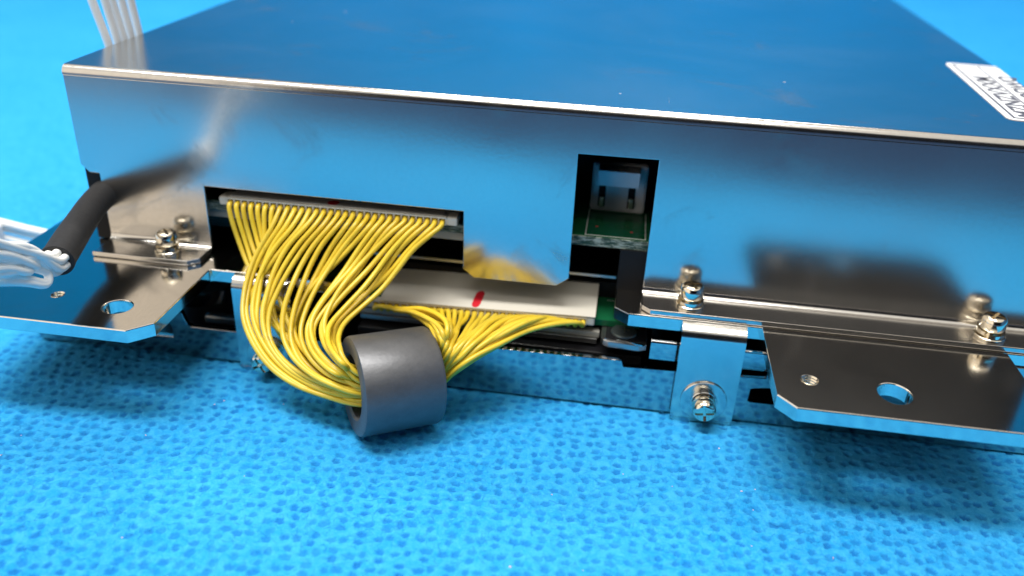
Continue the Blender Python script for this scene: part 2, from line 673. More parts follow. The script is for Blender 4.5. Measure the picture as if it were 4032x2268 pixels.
at = me.attributes.new('dimple', 'FLOAT', 'POINT')
dv = np.zeros(len(allv), dtype=np.float32)
dv[:base_n] = D.ravel()
at.data.foreach_set('value', dv)
cl = link('ground_cloth', me, M['cloth'], None, smooth=True)
cl['kind'] = 'structure'

mb = MB()
for k in range(34):
    x, y = rng.uniform(0, 145), rng.uniform(-60, -14)
    r = rng.uniform(0.06, 0.16)
    z = float(lowfreq(np.array(x), np.array(y))) + 1.5 * math.exp(-((x - 92) ** 2 / 900 + (y + 48) ** 2 / 160)) + 0.9 * math.exp(-((x - 30) ** 2 / 500 + (y + 40) ** 2 / 120))
    bmz = bmesh.new()
    bmesh.ops.create_icosphere(bmz, subdivisions=1, radius=r)
    sx_ = rng.uniform(0.6, 1.8)
    for v in bmz.verts:
        v.co = Vector((x + v.co.x * sx_ + rng.normal(0, r * 0.2), y + v.co.y + rng.normal(0, r * 0.2), z - Z0 + 0.05 + v.co.z * 0.8))
    bmz.verts.index_update()
    mb.add([tuple(v.co) for v in bmz.verts], [tuple(v.index for v in f.verts) for f in bmz.faces])
    bmz.free()
li = mb.build('lint', M['lint'])
li['kind'] = 'stuff'

# the same blue fabric hangs behind the bench
bd = MB()
pts = [(620 + 0.0, -1.0)] + arc(620 - 0, 119, 120, -90, 0, 10)[1:] + [(740, 1000)]
n = len(pts)
vs = [(x, y, z - Z0) for x in (-1300, 1400) for y, z in pts] + [(x, y + 3, z - Z0 - 1) for x in (-1300, 1400) for y, z in pts]
fs = [(i, i + 1, n + i + 1, n + i) for i in range(n - 1)] + [(2 * n + i, 3 * n + i, 3 * n + i + 1, 2 * n + i + 1) for i in range(n - 1)]
b = bd.add(vs, fs).build('backdrop', M['backdrop'], None, smooth=True)
b['kind'] = 'structure'
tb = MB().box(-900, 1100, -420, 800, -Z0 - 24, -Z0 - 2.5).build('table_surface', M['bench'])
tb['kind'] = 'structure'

# ------------------------------------------------------------------ the metal-cased drive unit
dev = root('drive_unit', 'mirror-finish plated steel drive enclosure with its open front cut-outs, lying on the blue cloth', 'drive unit', (73, 60, -44.6))
FX = lambda u, v, w: (u, 0.4 + w, v)          # a plate standing in the front face
T = 0.8

# top sheet, front bend and side sheets
Rb = 1.15
prof = [(152, 0)] + [(Rb, 0)] + arc(Rb, -Rb, Rb, 90, 180, 8)[1:] + [(0, -Rb - 0.25), (T, -Rb - 0.25)] + arc(Rb, -Rb, Rb - T, 180, 90, 6) + [(152, -T)]
b = MB()
b.sweepx(prof, -0.3, 146)
cover = b.build('cover', M['cover'], dev, smooth=True, autosmooth=30)

# front face: notch for the wide connector, tongue, tall slot, corner relief
face = [(-0.3, -Rb - 0.26), (146, -Rb - 0.26), (146, -26.8), (88.0, -26.8), (88.05, -6.75), (76.7, -6.85), (76.75, -26.7), (74.95, -28.1),
        (62.1, -28.15), (60.4, -26.8), (60.36, -17.3), (19.65, -17.15), (19.65, -26.8), (2.6, -26.8), (2.6, -16.65), (1.0, -16.6), (-0.3, -15.4)]
curve_plate('front_panel', face[::-1], [], T, 0.10, FX, M['cover'], dev)
MB().box(-0.3, 0.5, 1.2, 152, -28.3, -0.81).build('side_panel', M['cover'], dev)
MB().box(145.2, 146, 1.2, 152, -28.3, -0.81).build('side_panel', M['cover'], dev)
MB().box(0.51, 145.19, 151.2, 152, -28.3, -0.81).build('rear_panel', M['cover'], dev)


def bent_tab(x0, x1, yf, chl, chr_):
    """bend at the foot of the face and the flat tab in front of it"""
    r = 0.75
    pr = [(0.0, -26.8)] + [(-r + r * math.cos(math.radians(a)), -26.8 + 0.05 - r + 0) for a in ()]
    pr = [(0.0, -26.79)] + arc(-r, -26.79, r, 0, -90, 6)[1:]
    po = arc(-r, -26.79, r + T, -90, 0, 6)
    mb = MB().sweepx(pr + po[::1], x0, x1)
    o = mb.build('bend', M['cover'], dev, smooth=True, autosmooth=30)
    zt = -26.79 - r
    out = [(x0, -r + 0.0), (x1, -r), (x1, yf + (chr_ or 0)), (x1 - (chr_ or 0), yf), (x0 + (chl or 0), yf), (x0, yf + (chl or 0))]
    curve_plate('fixing_tab', out, [], T, 0.12, lambda u, v, w_: (u, v, zt - T / 2 + w_), M['cover'], dev)
    return zt


zt = bent_tab(2.6, 19.6, -5.55, 0.0, 1.45)
bent_tab(88.0, 145.6, -5.55, 1.25, 0.0)

# chassis plate with the two ears; top at -28.4
ZP, TP = -28.42, 2.05
L_ear = [(-10.2, 150), (-10.2, -22.8), (-8, -25.2), (19.2, -25.2), (21.9, -22.6), (21.9, -6.0), (22.2, -5.75), (35.9, -5.75), (43.4, -5.75), (43.4, 26),
         (84.1, 26), (84.1, -4.1), (86.2, -5.8), (105.25, -5.8), (105.25, -22.7), (107.4, -25.2), (136.2, -25.2), (138.75, -22.7),
         (138.75, -5.8), (156.2, -5.8), (156.2, 150)]
holes = [circle(14.7, -19.4, 2.05, ry=1.95), circle(4.7, -17.95, 0.85), circle(120.35, -19.4, 2.1, ry=2.35), circle(109.9, -18.45, 1.1)]
curve_plate('chassis_plate', L_ear[::-1], holes, TP, 0.14, lambda u, v, w_: (u, v, ZP - TP / 2 + w_), M['plate'], dev)
# threads showing in the two small holes
for (cx, cy, r) in ((4.7, -17.95, 0.86), (109.9, -18.45, 1.11)):
    mb = MB()
    for k in range(4):
        z = ZP - 0.15 - k * 0.4
        mb.lathe([(r, -0.2), (r - 0.14, 0.0), (r, 0.2), (r + 0.02, 0.2), (r + 0.02, -0.2)], (cx, cy, z), (0, 0, 1), 32, cap=False)
    mb.build('thread', M['screw'], dev, smooth=False)

# outer front wall of the lower tray, down to the cloth
wall = [(-9.6, -44.45), (155.5, -44.6), (155.5, -30.3), (107.25, -30.3), (107.25, -35.8), (107.25, -36.65), (86.4, -37.35), (86.2, -37.2), (85.95, -36.4), (85.5, -36.3),
        (60, -36.75), (50, -38.6), (36, -38.95), (17.6, -38.95), (17.0, -38.6), (16.6, -37.6), (16.3, -36.6), (15.6, -36.0), (15.2, -35.6), (15.2, -33.6), (20.5, -30.3), (-9.6, -30.3)]
wh = [[(8.2, -38.6), (13.4, -38.5), (14.05, -38.95), (14.3, -39.7), (14.2, -41.2), (8.2, -41.3)],
      [(105.3, -38.75), (105.9, -38.55), (107.4, -38.3), (112, -38.3), (112, -41.0), (105.6, -41.05), (105.2, -40.8)]]
wall_o = curve_plate('tray_wall', wall, wh, 0.9, 0.07, lambda u, v, w_: (u, -5.75 + w_, v), M['wall'], dev)
# inner shelf and lip seen through the gap beside the strap
pr = [(6, -32.95), (-4.3, -32.95)] + arc(-4.3, -33.55, 0.6, 90, 180, 5)[1:] + [(-4.9, -36.2), (-4.2, -36.2)] + [(-4.2, -33.75), (6, -33.75)]
MB().sweepx(pr, 90.0, 112).build('inner_lip', M['wall'], dev, smooth=True, autosmooth=30)


def strap(x0, x1):
    r, t, yf = 2.1, 1.2, -5.82
    top = ZP - 0.02
    outer = [(yf, top)] + arc(yf, top - r, r, 90, 180, 12)[1:] + [(yf - r, -44.0)]
    inner = [(yf - r + t, -44.0), (yf - r + t, top - r)] + arc(yf, top - r, r - t, 180, 90, 8)[1:]
    s = MB().sweepx(outer + inner, x0, x1).build('mounting_strap', M['strap'], dev, smooth=True, autosmooth=30)
    foot = [(x0, -43.99), (x1, -43.99), (x1, -44.3), (x1 - 1.0, -44.95), (x0 + 1.0, -44.95), (x0, -44.3)]
    curve_plate('foot', foot, [], t, 0.05, lambda u, v, w_: (u, yf - r + t / 2 + w_, v), M['strap'], s)
    return yf - r


ys_ = strap(94.0, 103.15)
strap(26.1, 35.4)


def cross_cut(base, axis, r, h, mat, parent):
    """small dark cross recess, as four thin walls sunk in the head"""
    pass


def screw(base, axis, rh=1.72, washer=2.1, rot=0.3, big=None):
    """washers, spring washer and cheese head with a cross slot; base = seat on the sheet"""
    a = Vector(axis)
    w0 = MB()
    # head with a real cross recess: built as a lathe body with the top made of four raised quarters
    h0, h1 = 1.35, 3.45
    prof = [(rh * 0.9, h0), (rh, h0 + 0.25), (rh, h1 - 0.95), (rh * 0.95, h1 - 0.45), (rh * 0.82, h1 - 0.14), (rh * 0.66, h1)]
    bm = bmesh.new()
    n = 48
    u = a.cross(Vector((0, 0, 1)))
    if u.length < 1e-3:
        u = a.cross(Vector((0, 1, 0)))
    u.normalize()
    u = (u * math.cos(rot) + a.cross(u) * math.sin(rot))
    v = a.cross(u)
    rings = []
    for r, h in prof + [(rh * 0.5, h1), (rh * 0.34, h1), (rh * 0.18, h1)]:
        rings.append([bm.verts.new((r * math.cos(2 * math.pi * k / n), r * math.sin(2 * math.pi * k / n), h)) for k in range(n)])
    for i in range(len(rings) - 1):
        for k in range(n):
            bm.faces.new((rings[i][k], rings[i][(k + 1) % n], rings[i + 1][(k + 1) % n], rings[i + 1][k]))
    bm.faces.new(rings[-1])
    bm.faces.new(rings[0][::-1])
    me_t = bpy.data.meshes.new('tmp')
    bm.to_mesh(me_t)
    bm.free()
    head = bpy.data.objects.new('tmp', me_t)
    COL.objects.link(head)
    cut = MB()
    cut.box(-rh * 0.80, rh * 0.80, -0.21, 0.21, h1 - 0.75, h1 + 0.5)
    cut.box(-0.21, 0.21, -rh * 0.80, rh * 0.80, h1 - 0.78, h1 + 0.52)
    cme = bpy.data.meshes.new('tmpc')
    cme.from_pydata(cut.v, [], cut.f)
    co_ = bpy.data.objects.new('tmpc', cme)
    COL.objects.link(co_)
    md = head.modifiers.new('b', 'BOOLEAN')
    md.object = co_
    md.operation = 'DIFFERENCE'
    md.solver = 'EXACT'
    md.use_self = True
    dg = bpy.context.evaluated_depsgraph_get()
    me = bpy.data.meshes.new_from_object(head.evaluated_get(dg))
    bpy.data.objects.remove(head)
    bpy.data.objects.remove(co_)
    off = org(dev)
    B = Vector(base)
    for vv in me.vertices:
        c = vv.co.copy()
        vv.co = V(B + u * c.x + v * c.y + a * c.z) - off
    s = link('screw', me, M['screw'], dev, smooth=True, autosmooth=38)
    mb = MB()
    if big:
        mb.lathe([(big - 0.08, 0.0), (big, 0.08), (big, 0.26), (big - 0.1, 0.34), (1.0, 0.34)], base, axis, 56)
    z = 0.34 if big else 0.0
    mb.lathe([(washer - 0.08, z), (washer, z + 0.06), (washer, z + 0.38), (washer - 0.1, z + 0.46), (1.0, z + 0.46)], base, axis, 44)
    mb.build('washer', M['strap' if big else 'screw'], s, smooth=True, autosmooth=30)
    # split spring washer, a slightly pitched ring with a gap
    mb = MB()
    nn = 40
    vs, fs = [], []
    for k in range(nn + 1):
        t = 0.25 + (2 * math.pi - 0.35) * k / nn
        hh = z + 0.5 + 0.28 * k / nn
        for rr, dh in ((1.15, 0), (washer - 0.22, 0), (washer - 0.22, 0.5), (1.15, 0.5)):
            vs.append(tuple(B + u * (rr * math.cos(t)) + v * (rr * math.sin(t)) + a * (hh + dh)))
        if k:
            p, c_ = (k - 1) * 4, k * 4
            for e in range(4):
                fs.append((p + e, p + (e + 1) % 4, c_ + (e + 1) % 4, c_ + e))
    fs.append((0, 1, 2, 3))
    fs.append((nn * 4 + 3, nn * 4 + 2, nn * 4 + 1, nn * 4))
    mb.add(vs, fs)
    mb.lathe([(1.1, 0), (1.1, 1.5)], base, axis, 20)
    mb.build('spring_washer', M['screw'], s, smooth=True, autosmooth=30)
    return s


screw((95.0, -2.75, zt + 0.005), (0, 0, 1), rot=0.35)
screw((136.9, -2.95, zt + 0.005), (0, 0, 1), rot=0.9)
screw((13.8, -2.85, zt + 0.005), (0, 0, 1), rh=1.6, washer=2.0, rot=0.7)
screw((98.55, ys_ - 0.01, -40.6), (0, -1, 0), rh=1.72, washer=1.98, rot=0.15, big=3.4)
screw((31.0, ys_ - 0.01, -41.3), (0, -1, 0), rh=1.72, washer=1.98, rot=0.5, big=3.4)

# dished bracket with the black screw
br = [(82.5, 3), (82.5, -4.2), (82.9, -5.0), (83.7, -5.4), (88.3, -5.7), (89.4, -5.2), (89.5, 3)]
curve_plate('screw_bracket', br, [], 1.1, 0.15, lambda u, v, w_: (u, v + 1.2, -34.95 + w_), M['dull'], dev)
mb = MB()
rim = [(83.1, -4.25), (84.0, -4.4), (86.6, -4.5), (87.8, -5.0), (88.8, -5.2), (89.3, -4.7), (89.45, -3.6), (89.45, 1.5)]
vs, fs = [], []
for i, (x, y) in enumerate(rim):
    vs += [(x, y + 0.6, -34.45), (x, y + 0.6, -34.26), (x + 0.1, y + 0.8, -34.26), (x + 0.1, y + 0.8, -34.45)]
    if i:
        p, c_ = (i - 1) * 4, i * 4
        for e in range(4):
            fs.append((p + e, p + (e + 1) % 4, c_ + (e + 1) % 4, c_ + e))
mb.add(vs, fs)
mb.build('rim', M['wall'], dev, smooth=True, autosmooth=30)
MB().box(83.2, 89.3, -3.6, 4.0, -34.39, -34.28, 0.03).build('black_pad', M['blackmetal'], dev)
mb = MB().lathe([(1.95, 0), (2.02, 0.1), (2.02, 0.25), (1.9, 0.42), (1.4, 0.52), (0.5, 0.56)], (85.95, -1.45, -34.27), (0, 0, 1), 48)
bs = mb.build('black_screw', M['blackscrew'], dev, smooth=True, autosmooth=40)
mb = MB().box(85.15, 86.75, -1.55, -1.31, -33.74, -33.67).box(85.8, 86.1, -2.1, -0.7, -33.735, -33.66)
mb.build('cross_recess', M['pin'], bs)

# circuit boards
MB().box(17.2, 88.3, 2.45, 40, -21.75, -20.4).build('circuit_board', M['pcb'], dev)
MB().box(17.2, 88.3, 2.0, 2.44, -21.77, -20.38).build('board_edge', M['pcbedge'], dev)
MB().box(17.2, 60.4, 2.5, 3.2, -23.2, -21.95).build('board_rail', M['socket'], dev)
mb = MB()
mb.box(78.5, 87.7, 2.85, 3.03, -20.395, -20.36).box(78.5, 78.68, 3.03, 13.3, -20.395, -20.36).box(87.52, 87.7, 3.03, 13.3, -20.395, -20.36)
mb.build('silkscreen_outline', M['silk'], dev)
mb = MB().lathe([(0.22, 0), (0.2, 0.02)], (80.15, 6.4, -20.38), (0, 0, 1), 14)
mb.build('red_dot', M['red'], dev)
MB().lathe([(0.26, 0), (0.22, 0.02)], (85.5, 5.3, -20.38), (0, 0, 1), 14).build('red_dot', M['red'], dev)
MB().box(44.5, 88.2, 0.0, 30, -34.2, -33.2).build('circuit_board', M['pcb'], dev)
mb = MB().box(82.9, 85.6, 6.5, 6.6, -33.19, -33.165).box(85.6, 85.75, 3.2, 6.6, -33.19, -33.165)
mb.build('silkscreen_line', M['silk'], dev)
text_mesh('silkscreen_letters', 'CF', 1.1, lambda x, y, z: (84.6 + x, 7.6 + y, -33.17 + z), M['silk'], dev, 0.005)
mb = MB().box(85.0, 86.0, 2.6, 3.4, -33.2, -32.7, 0.08).box(84.3, 84.8, 2.9, 3.5, -33.2, -32.9, 0.05).box(86.2, 86.6, 3.0, 3.6, -33.2, -32.85, 0.05)
mb.build('solder_joint', M['pin'], dev)

MB().box(43.6, 83.9, 6.0, 6.4, -28.9, -28.5).build('cross_rail', M['dull'], dev)

# white two-pin power connector standing on the upper board
pc = MB().box(78.55, 87.3, 12.5, 14.2, -20.35, -12.2, 0.5).build('power_connector', M['white'], dev)
MB().box(79.5, 86.0, 9.6, 12.49, -14.9, -12.4, 0.1).build('latch', M['white'], pc)
for x in (80.35, 85.0):
    MB().box(x - 0.55, x + 0.55, 12.40, 12.49, -19.4, -15.0).build('pin_slot', M['black'], pc)
    MB().box(x - 0.36, x + 0.36, 11.7, 12.39, -19.2, -17.6, 0.12).build('pin', M['pin'], pc)

# inside: black blocks and screens added for unlit depth; rails, post, spindle disc
MB().box(1.0, 145, 20, 100, -44.2, -30.2).build('inner_dark_block', M['black'], dev)
MB().box(43.2, 84.2, 7.4, 20, -33.1, -30.4).build('inner_dark_block', M['black'], dev)
MB().box(84.1, 92, 1.6, 8, -33.1, -21.8).build('black_post', M['black'], dev)
MB().box(-8, 155, -4.8, 100, -44.5, -44.0).build('tray_floor', M['blackmetal'], dev)
MB().box(44, 82.2, -0.6, 1.0, -36.1, -35.2, 0.06).build('socket_bar', M['socket'], dev)
MB().box(44, 81.9, -1.1, 0.9, -36.9, -36.12, 0.06).build('socket_ledge', M['dull'], dev)
MB().box(44, 89.0, -2.6, 10, -40.5, -37.6, 0.2).build('mechanism_cover', M['blackmetal'], dev)
MB().lathe([(7.6, 0), (7.8, 0.2), (7.8, 2.4), (7.6, 2.6)], (12.2, 9.5, -40.4), (0, 0, 1), 64).build('spindle_disc', M['wall'], dev, smooth=True, autosmooth=30)
MB().box(15.8, 40, 1.5, 3.0, -42.8, -41.4, 0.25).build('guide_rod', M['dull'], dev)
MB().box(20, 60, 26, 27, -27, -1.0).build('inner_dark_screen', M['black'], dev)
MB().box(61, 144, 18, 19, -27, -1.0).build('inner_dark_screen', M['black'], dev)
MB().box(0.8, 19.5, 12, 13, -27, -1.0).build('inner_dark_screen', M['black'], dev)

MB().box(-0.29, 3.8, 0.82, 1.15, -28.2, -12).build('slot_dark_sheet', M['black'], dev)  # black sheet added behind the slot for its unlit inside

# label on the lid, half turned away
th = math.radians(-2.6)


def lab(u, v, w_):
    return (136.0 + u + 0.045 * v, 10.3 + v - 0.045 * u, 0.05 + w_)


W_, H_ = 8.6, 36.0
rc = 1.2
o = [(0, rc), (0.35, 0.35), (rc, 0), (W_, 0), (W_, H_), (rc, H_), (0.35, H_ - 0.35), (0, H_ - rc)]
stk = curve_plate('label', o[::-1], [], 0.08, 0.0, lab, M['sticker'], dev)
mb = MB()


def line(u0, v0, u1, v1):
    a_ = [(u0, v0), (u1, v0), (u1, v1), (u0, v1)]
    vs = [lab(u, v, 0.045) for u, v in a_] + [lab(u, v, 0.060) for u, v in a_]
    mb.add(vs, [(0, 1, 2, 3), (4, 5, 6, 7), (0, 1, 5, 4), (1, 2, 6, 5), (2, 3, 7, 6), (3, 0, 4, 7)])


line(0.9, 0.9, 1.3, H_ - 1.0)
line(5.0, 1.42, 5.3, H_ - 1.52)
line(1.31, 0.9, W_, 1.4)
line(1.31, H_ - 1.5, W_, H_ - 1.0)
mb.build('ruled_lines', M['print'], stk)
# two rows of tall lettering that run along the label's length
def row(u0, body, size, v0, sx):
    return text_mesh('lettering', body, size, lambda x, y, z: lab(u0 + 2.9 - y if False else u0 + 3.3 - y, v0 + x * sx, 0.056 + z), M['print'], stk, 0.008, 0.11)


row(1.45, 'MZNZVXXM', 3.9, 1.9, 1.12)
row(5.45, 'MEBMQDWQ', 3.6, 1.9, 1.2)

# ------------------------------------------------------------------ yellow wiring harness between the two connectors
WIRES = [[[23.4,2.5,-19.65],[23.4,0.9,-19.75],[23.4,-0.1,-20.1],[25.17,-1.4,-25.93],[27.32,-3.36,-29.03],[30.17,-5.46,-31.51],[32.97,-7.35,-33.91],[35.24,-9.41,-35.72],[37.68,-11.93,-36.4],[40.29,-14.48,-36.65],[43.38,-16.6,-37.02],[46.28,-18.45,-37.2],[48.44,-17.79,-36.29],[52.72,-15.04,-36.6],[58.73,-13.31,-35.26],[61.24,-13.47,-30.76],[60.86,-12.07,-30.02],[58.73,-9.67,-30.38],[55.36,-6.85,-31.01],[50.89,-4.22,-32.81],[47.52,-2.4,-33.65],[46.65,-1.9,-34.5],[46.65,-0.9,-34.2],[46.65,0.7,-34.1]],
[[24.56,2.5,-19.64],[24.56,0.9,-19.74],[24.56,-0.1,-20.09],[26.16,-1.4,-25.34],[27.9,-3.44,-28.21],[29.76,-5.72,-30.15],[31.52,-7.91,-32.05],[33.54,-10.06,-33.98],[36.69,-12.58,-35.35],[40.25,-15.02,-36.3],[43.82,-16.98,-37.08],[46.69,-18.66,-37.27],[48.16,-17.4,-36.7],[52.44,-14.64,-37.0],[58.64,-13.19,-35.42],[60.97,-14.52,-30.2],[60.74,-13.12,-29.17],[59.08,-10.72,-29.28],[55.77,-7.56,-30.29],[51.4,-4.59,-32.51],[48.28,-2.43,-33.65],[47.78,-1.9,-34.47],[47.78,-0.9,-34.17],[47.78,0.7,-34.07]],
[[25.72,2.5,-19.64],[25.72,0.9,-19.74],[25.72,-0.1,-20.09],[26.93,-1.4,-24.67],[28.93,-3.52,-27.4],[31.5,-5.92,-29.25],[33.95,-8.22,-31.25],[35.83,-10.34,-33.55],[37.99,-12.79,-35.35],[40.44,-15.15,-36.51],[43.26,-17.04,-37.27],[46.18,-18.69,-37.29],[48.26,-17.63,-37.27],[52.55,-14.88,-37.57],[59.09,-13.9,-35.59],[60.66,-14.95,-30.21],[59.66,-13.55,-29.46],[57.46,-11.15,-29.75],[54.16,-7.85,-30.82],[51.0,-4.75,-32.65],[49.05,-2.46,-33.65],[48.92,-1.9,-34.43],[48.92,-0.9,-34.13],[48.92,0.7,-34.03]],
[[26.88,2.5,-19.63],[26.88,0.9,-19.73],[26.88,-0.1,-20.08],[27.98,-1.4,-24.1],[29.54,-3.39,-27.16],[30.89,-5.5,-29.7],[31.81,-7.31,-32.46],[33.09,-9.18,-34.89],[35.82,-11.5,-36.38],[39.36,-13.92,-37.07],[42.99,-16.01,-37.53],[46.19,-17.95,-37.47],[48.09,-17.25,-36.23],[52.38,-14.5,-36.54],[58.39,-12.83,-35.75],[60.07,-14.6,-30.6],[59.13,-13.2,-29.77],[57.32,-10.8,-29.95],[54.2,-7.63,-31.02],[51.34,-4.65,-32.73],[49.81,-2.48,-33.66],[50.05,-1.9,-34.4],[50.05,-0.9,-34.1],[50.05,0.7,-34.0]],
[[28.03,2.5,-19.62],[28.03,0.9,-19.72],[28.03,-0.1,-20.07],[28.83,-1.4,-23.55],[30.22,-3.26,-26.72],[31.4,-5.32,-29.35],[32.24,-7.27,-32.04],[33.51,-9.41,-34.31],[36.19,-11.95,-35.76],[39.62,-14.45,-36.49],[43.03,-16.47,-37.11],[46.17,-18.21,-37.22],[48.29,-17.76,-37.99],[52.58,-15.0,-38.3],[58.83,-13.53,-35.92],[59.51,-14.18,-31.3],[58.56,-12.78,-30.52],[57.24,-10.38,-30.74],[55.22,-7.36,-31.56],[52.91,-4.53,-32.92],[51.33,-2.51,-33.53],[51.19,-1.9,-34.36],[51.19,-0.9,-34.06],[51.19,0.7,-33.96]],
[[29.19,2.5,-19.62],[29.19,0.9,-19.72],[29.19,-0.1,-20.07],[29.43,-1.4,-23.08],[30.05,-3.4,-26.49],[30.18,-5.69,-29.4],[30.68,-7.85,-32.06],[32.76,-9.89,-33.99],[36.73,-12.25,-35.09],[40.95,-14.53,-35.7],[44.14,-16.38,-36.56],[46.65,-18.06,-37.0],[47.84,-16.93,-36.99],[52.12,-14.18,-37.3],[58.18,-12.54,-36.08],[60.61,-15.33,-30.98],[59.58,-13.93,-30.35],[57.81,-11.53,-30.68],[55.54,-8.14,-31.59],[53.49,-4.94,-32.86],[52.85,-2.54,-33.41],[52.32,-1.9,-34.33],[52.32,-0.9,-34.03],[52.32,0.7,-33.93]],
[[30.35,2.5,-19.61],[30.35,0.9,-19.71],[30.35,-0.1,-20.06],[30.54,-1.4,-22.37],[31.53,-3.18,-25.69],[31.94,-5.06,-28.67],[31.94,-6.73,-31.84],[32.85,-8.75,-34.4],[35.62,-11.24,-36.07],[39.32,-13.79,-36.8],[42.75,-15.92,-37.34],[45.98,-17.81,-37.32],[48.11,-17.44,-37.73],[52.4,-14.69,-38.03],[58.42,-12.93,-36.25],[60.71,-14.51,-31.85],[60.21,-13.11,-31.08],[58.98,-10.71,-31.3],[57.12,-7.6,-31.96],[54.87,-4.68,-33.04],[54.36,-2.57,-33.28],[53.46,-1.9,-34.29],[53.46,-0.9,-33.99],[53.46,0.7,-33.89]],
[[31.51,2.5,-19.6],[31.51,0.9,-19.7],[31.51,-0.1,-20.05],[31.04,-2.2,-21.96],[29.33,-4.48,-25.31],[28.68,-7.15,-28.08],[28.94,-9.93,-30.36],[29.87,-12.59,-32.19],[31.98,-15.05,-34.48],[35.46,-17.37,-37.0],[40.06,-19.17,-38.43],[44.67,-20.25,-38.87],[49.86,-20.37,-39.59],[54.15,-17.62,-39.9],[58.38,-12.9,-36.41],[60.58,-14.88,-32.09],[60.57,-13.48,-31.5],[60.15,-11.08,-31.64],[58.82,-7.85,-32.11],[56.52,-4.82,-32.88],[55.44,-2.59,-33.2],[54.59,-1.9,-34.26],[54.59,-0.9,-33.96],[54.59,0.7,-33.86]],
[[32.67,2.5,-19.59],[32.67,0.9,-19.69],[32.67,-0.1,-20.04],[32.13,-2.17,-21.86],[30.15,-4.06,-25.16],[29.14,-6.34,-28.01],[29.16,-8.93,-30.3],[30.06,-11.86,-32.07],[32.23,-14.63,-34.35],[35.76,-17.15,-36.85],[40.31,-19.0,-38.34],[44.77,-19.96,-38.96],[48.93,-18.9,-39.36],[53.22,-16.15,-39.67],[58.81,-13.58,-36.58],[61.1,-15.39,-31.63],[60.86,-13.99,-31.05],[60.11,-11.59,-31.35],[58.72,-8.2,-32.24],[57.08,-5.01,-33.04],[56.52,-2.62,-33.12],[55.73,-1.9,-34.22],[55.73,-0.9,-33.92],[55.73,0.7,-33.82]],
[[33.83,2.5,-19.59],[33.83,0.9,-19.69],[33.83,-0.1,-20.04],[33.19,-2.15,-21.66],[31.39,-4.11,-24.62],[30.75,-6.51,-27.46],[31.02,-9.09,-30.03],[31.56,-11.77,-32.32],[33.04,-14.28,-34.94],[35.9,-16.6,-37.43],[39.99,-18.39,-38.74],[44.36,-19.45,-39.13],[49.78,-20.19,-39.14],[54.06,-17.44,-39.44],[58.41,-12.98,-36.75],[60.72,-14.54,-32.48],[60.56,-13.14,-31.83],[60.21,-10.74,-31.92],[59.42,-7.64,-32.54],[58.28,-4.75,-33.07],[57.6,-2.65,-33.04],[56.86,-1.9,-34.19],[56.86,-0.9,-33.89],[56.86,0.7,-33.79]],
[[34.99,2.5,-19.58],[34.99,0.9,-19.68],[34.99,-0.1,-20.03],[34.25,-2.12,-21.6],[32.08,-4.22,-24.4],[30.7,-6.68,-27.27],[30.44,-9.25,-29.77],[31.03,-11.87,-31.96],[33.14,-14.45,-34.4],[36.69,-16.9,-36.65],[41.15,-18.87,-37.83],[45.4,-20.08,-38.29],[49.43,-19.63,-38.91],[53.71,-16.87,-39.21],[59.21,-14.23,-36.91],[61.03,-14.93,-32.25],[61.02,-13.53,-31.56],[60.85,-11.13,-31.65],[60.18,-7.91,-32.52],[59.29,-4.89,-33.09],[58.67,-2.68,-32.96],[57.99,-1.9,-34.16],[57.99,-0.9,-33.86],[57.99,0.7,-33.76]],
[[36.14,2.5,-19.57],[36.14,0.9,-19.67],[36.14,-0.1,-20.02],[35.59,-2.09,-21.46],[33.4,-3.9,-24.23],[31.2,-6.01,-27.43],[29.6,-8.27,-30.35],[29.21,-10.92,-32.74],[31.26,-13.6,-35.12],[35.49,-16.16,-37.07],[40.74,-18.23,-37.97],[45.54,-19.49,-38.36],[49.44,-19.61,-38.68],[53.72,-16.86,-38.99],[57.79,-12.05,-37.08],[61.11,-14.18,-33.15],[61.1,-12.78,-32.62],[60.97,-10.38,-32.67],[60.48,-7.42,-33.17],[60.09,-4.66,-33.2],[59.74,-2.7,-32.88],[59.13,-1.9,-34.12],[59.13,-0.9,-33.82],[59.13,0.7,-33.72]],
[[37.3,2.5,-19.57],[37.3,0.9,-19.67],[37.3,-0.1,-20.02],[36.44,-2.06,-21.33],[34.23,-3.89,-23.82],[32.77,-6.21,-26.77],[32.37,-8.87,-29.38],[32.5,-11.72,-31.76],[34.08,-14.48,-34.27],[37.22,-16.95,-36.34],[41.32,-18.8,-37.43],[45.38,-19.79,-38.04],[49.67,-19.94,-38.46],[53.95,-17.19,-38.76],[58.96,-13.89,-37.24],[61.48,-15.57,-32.36],[61.65,-14.17,-31.68],[61.73,-11.77,-31.62],[61.41,-8.36,-32.32],[61.17,-5.15,-32.77],[60.81,-2.73,-32.87],[60.26,-1.9,-34.09],[60.26,-0.9,-33.79],[60.26,0.7,-33.69]],
[[38.46,2.5,-19.56],[38.46,0.9,-19.66],[38.46,-0.1,-20.01],[37.76,-2.04,-21.21],[35.57,-3.9,-23.8],[33.79,-6.12,-26.9],[32.82,-8.49,-29.64],[32.52,-11.09,-32.12],[33.92,-13.74,-34.54],[37.15,-16.25,-36.37],[41.42,-18.31,-37.3],[45.59,-19.58,-37.75],[48.77,-18.51,-38.23],[53.05,-15.76,-38.53],[59.22,-14.31,-37.41],[61.29,-14.37,-32.99],[61.32,-12.97,-32.06],[61.32,-10.57,-31.96],[61.39,-7.57,-32.53],[61.83,-4.76,-32.98],[61.87,-2.76,-32.87],[61.4,-1.9,-34.05],[61.4,-0.9,-33.75],[61.4,0.7,-33.65]],
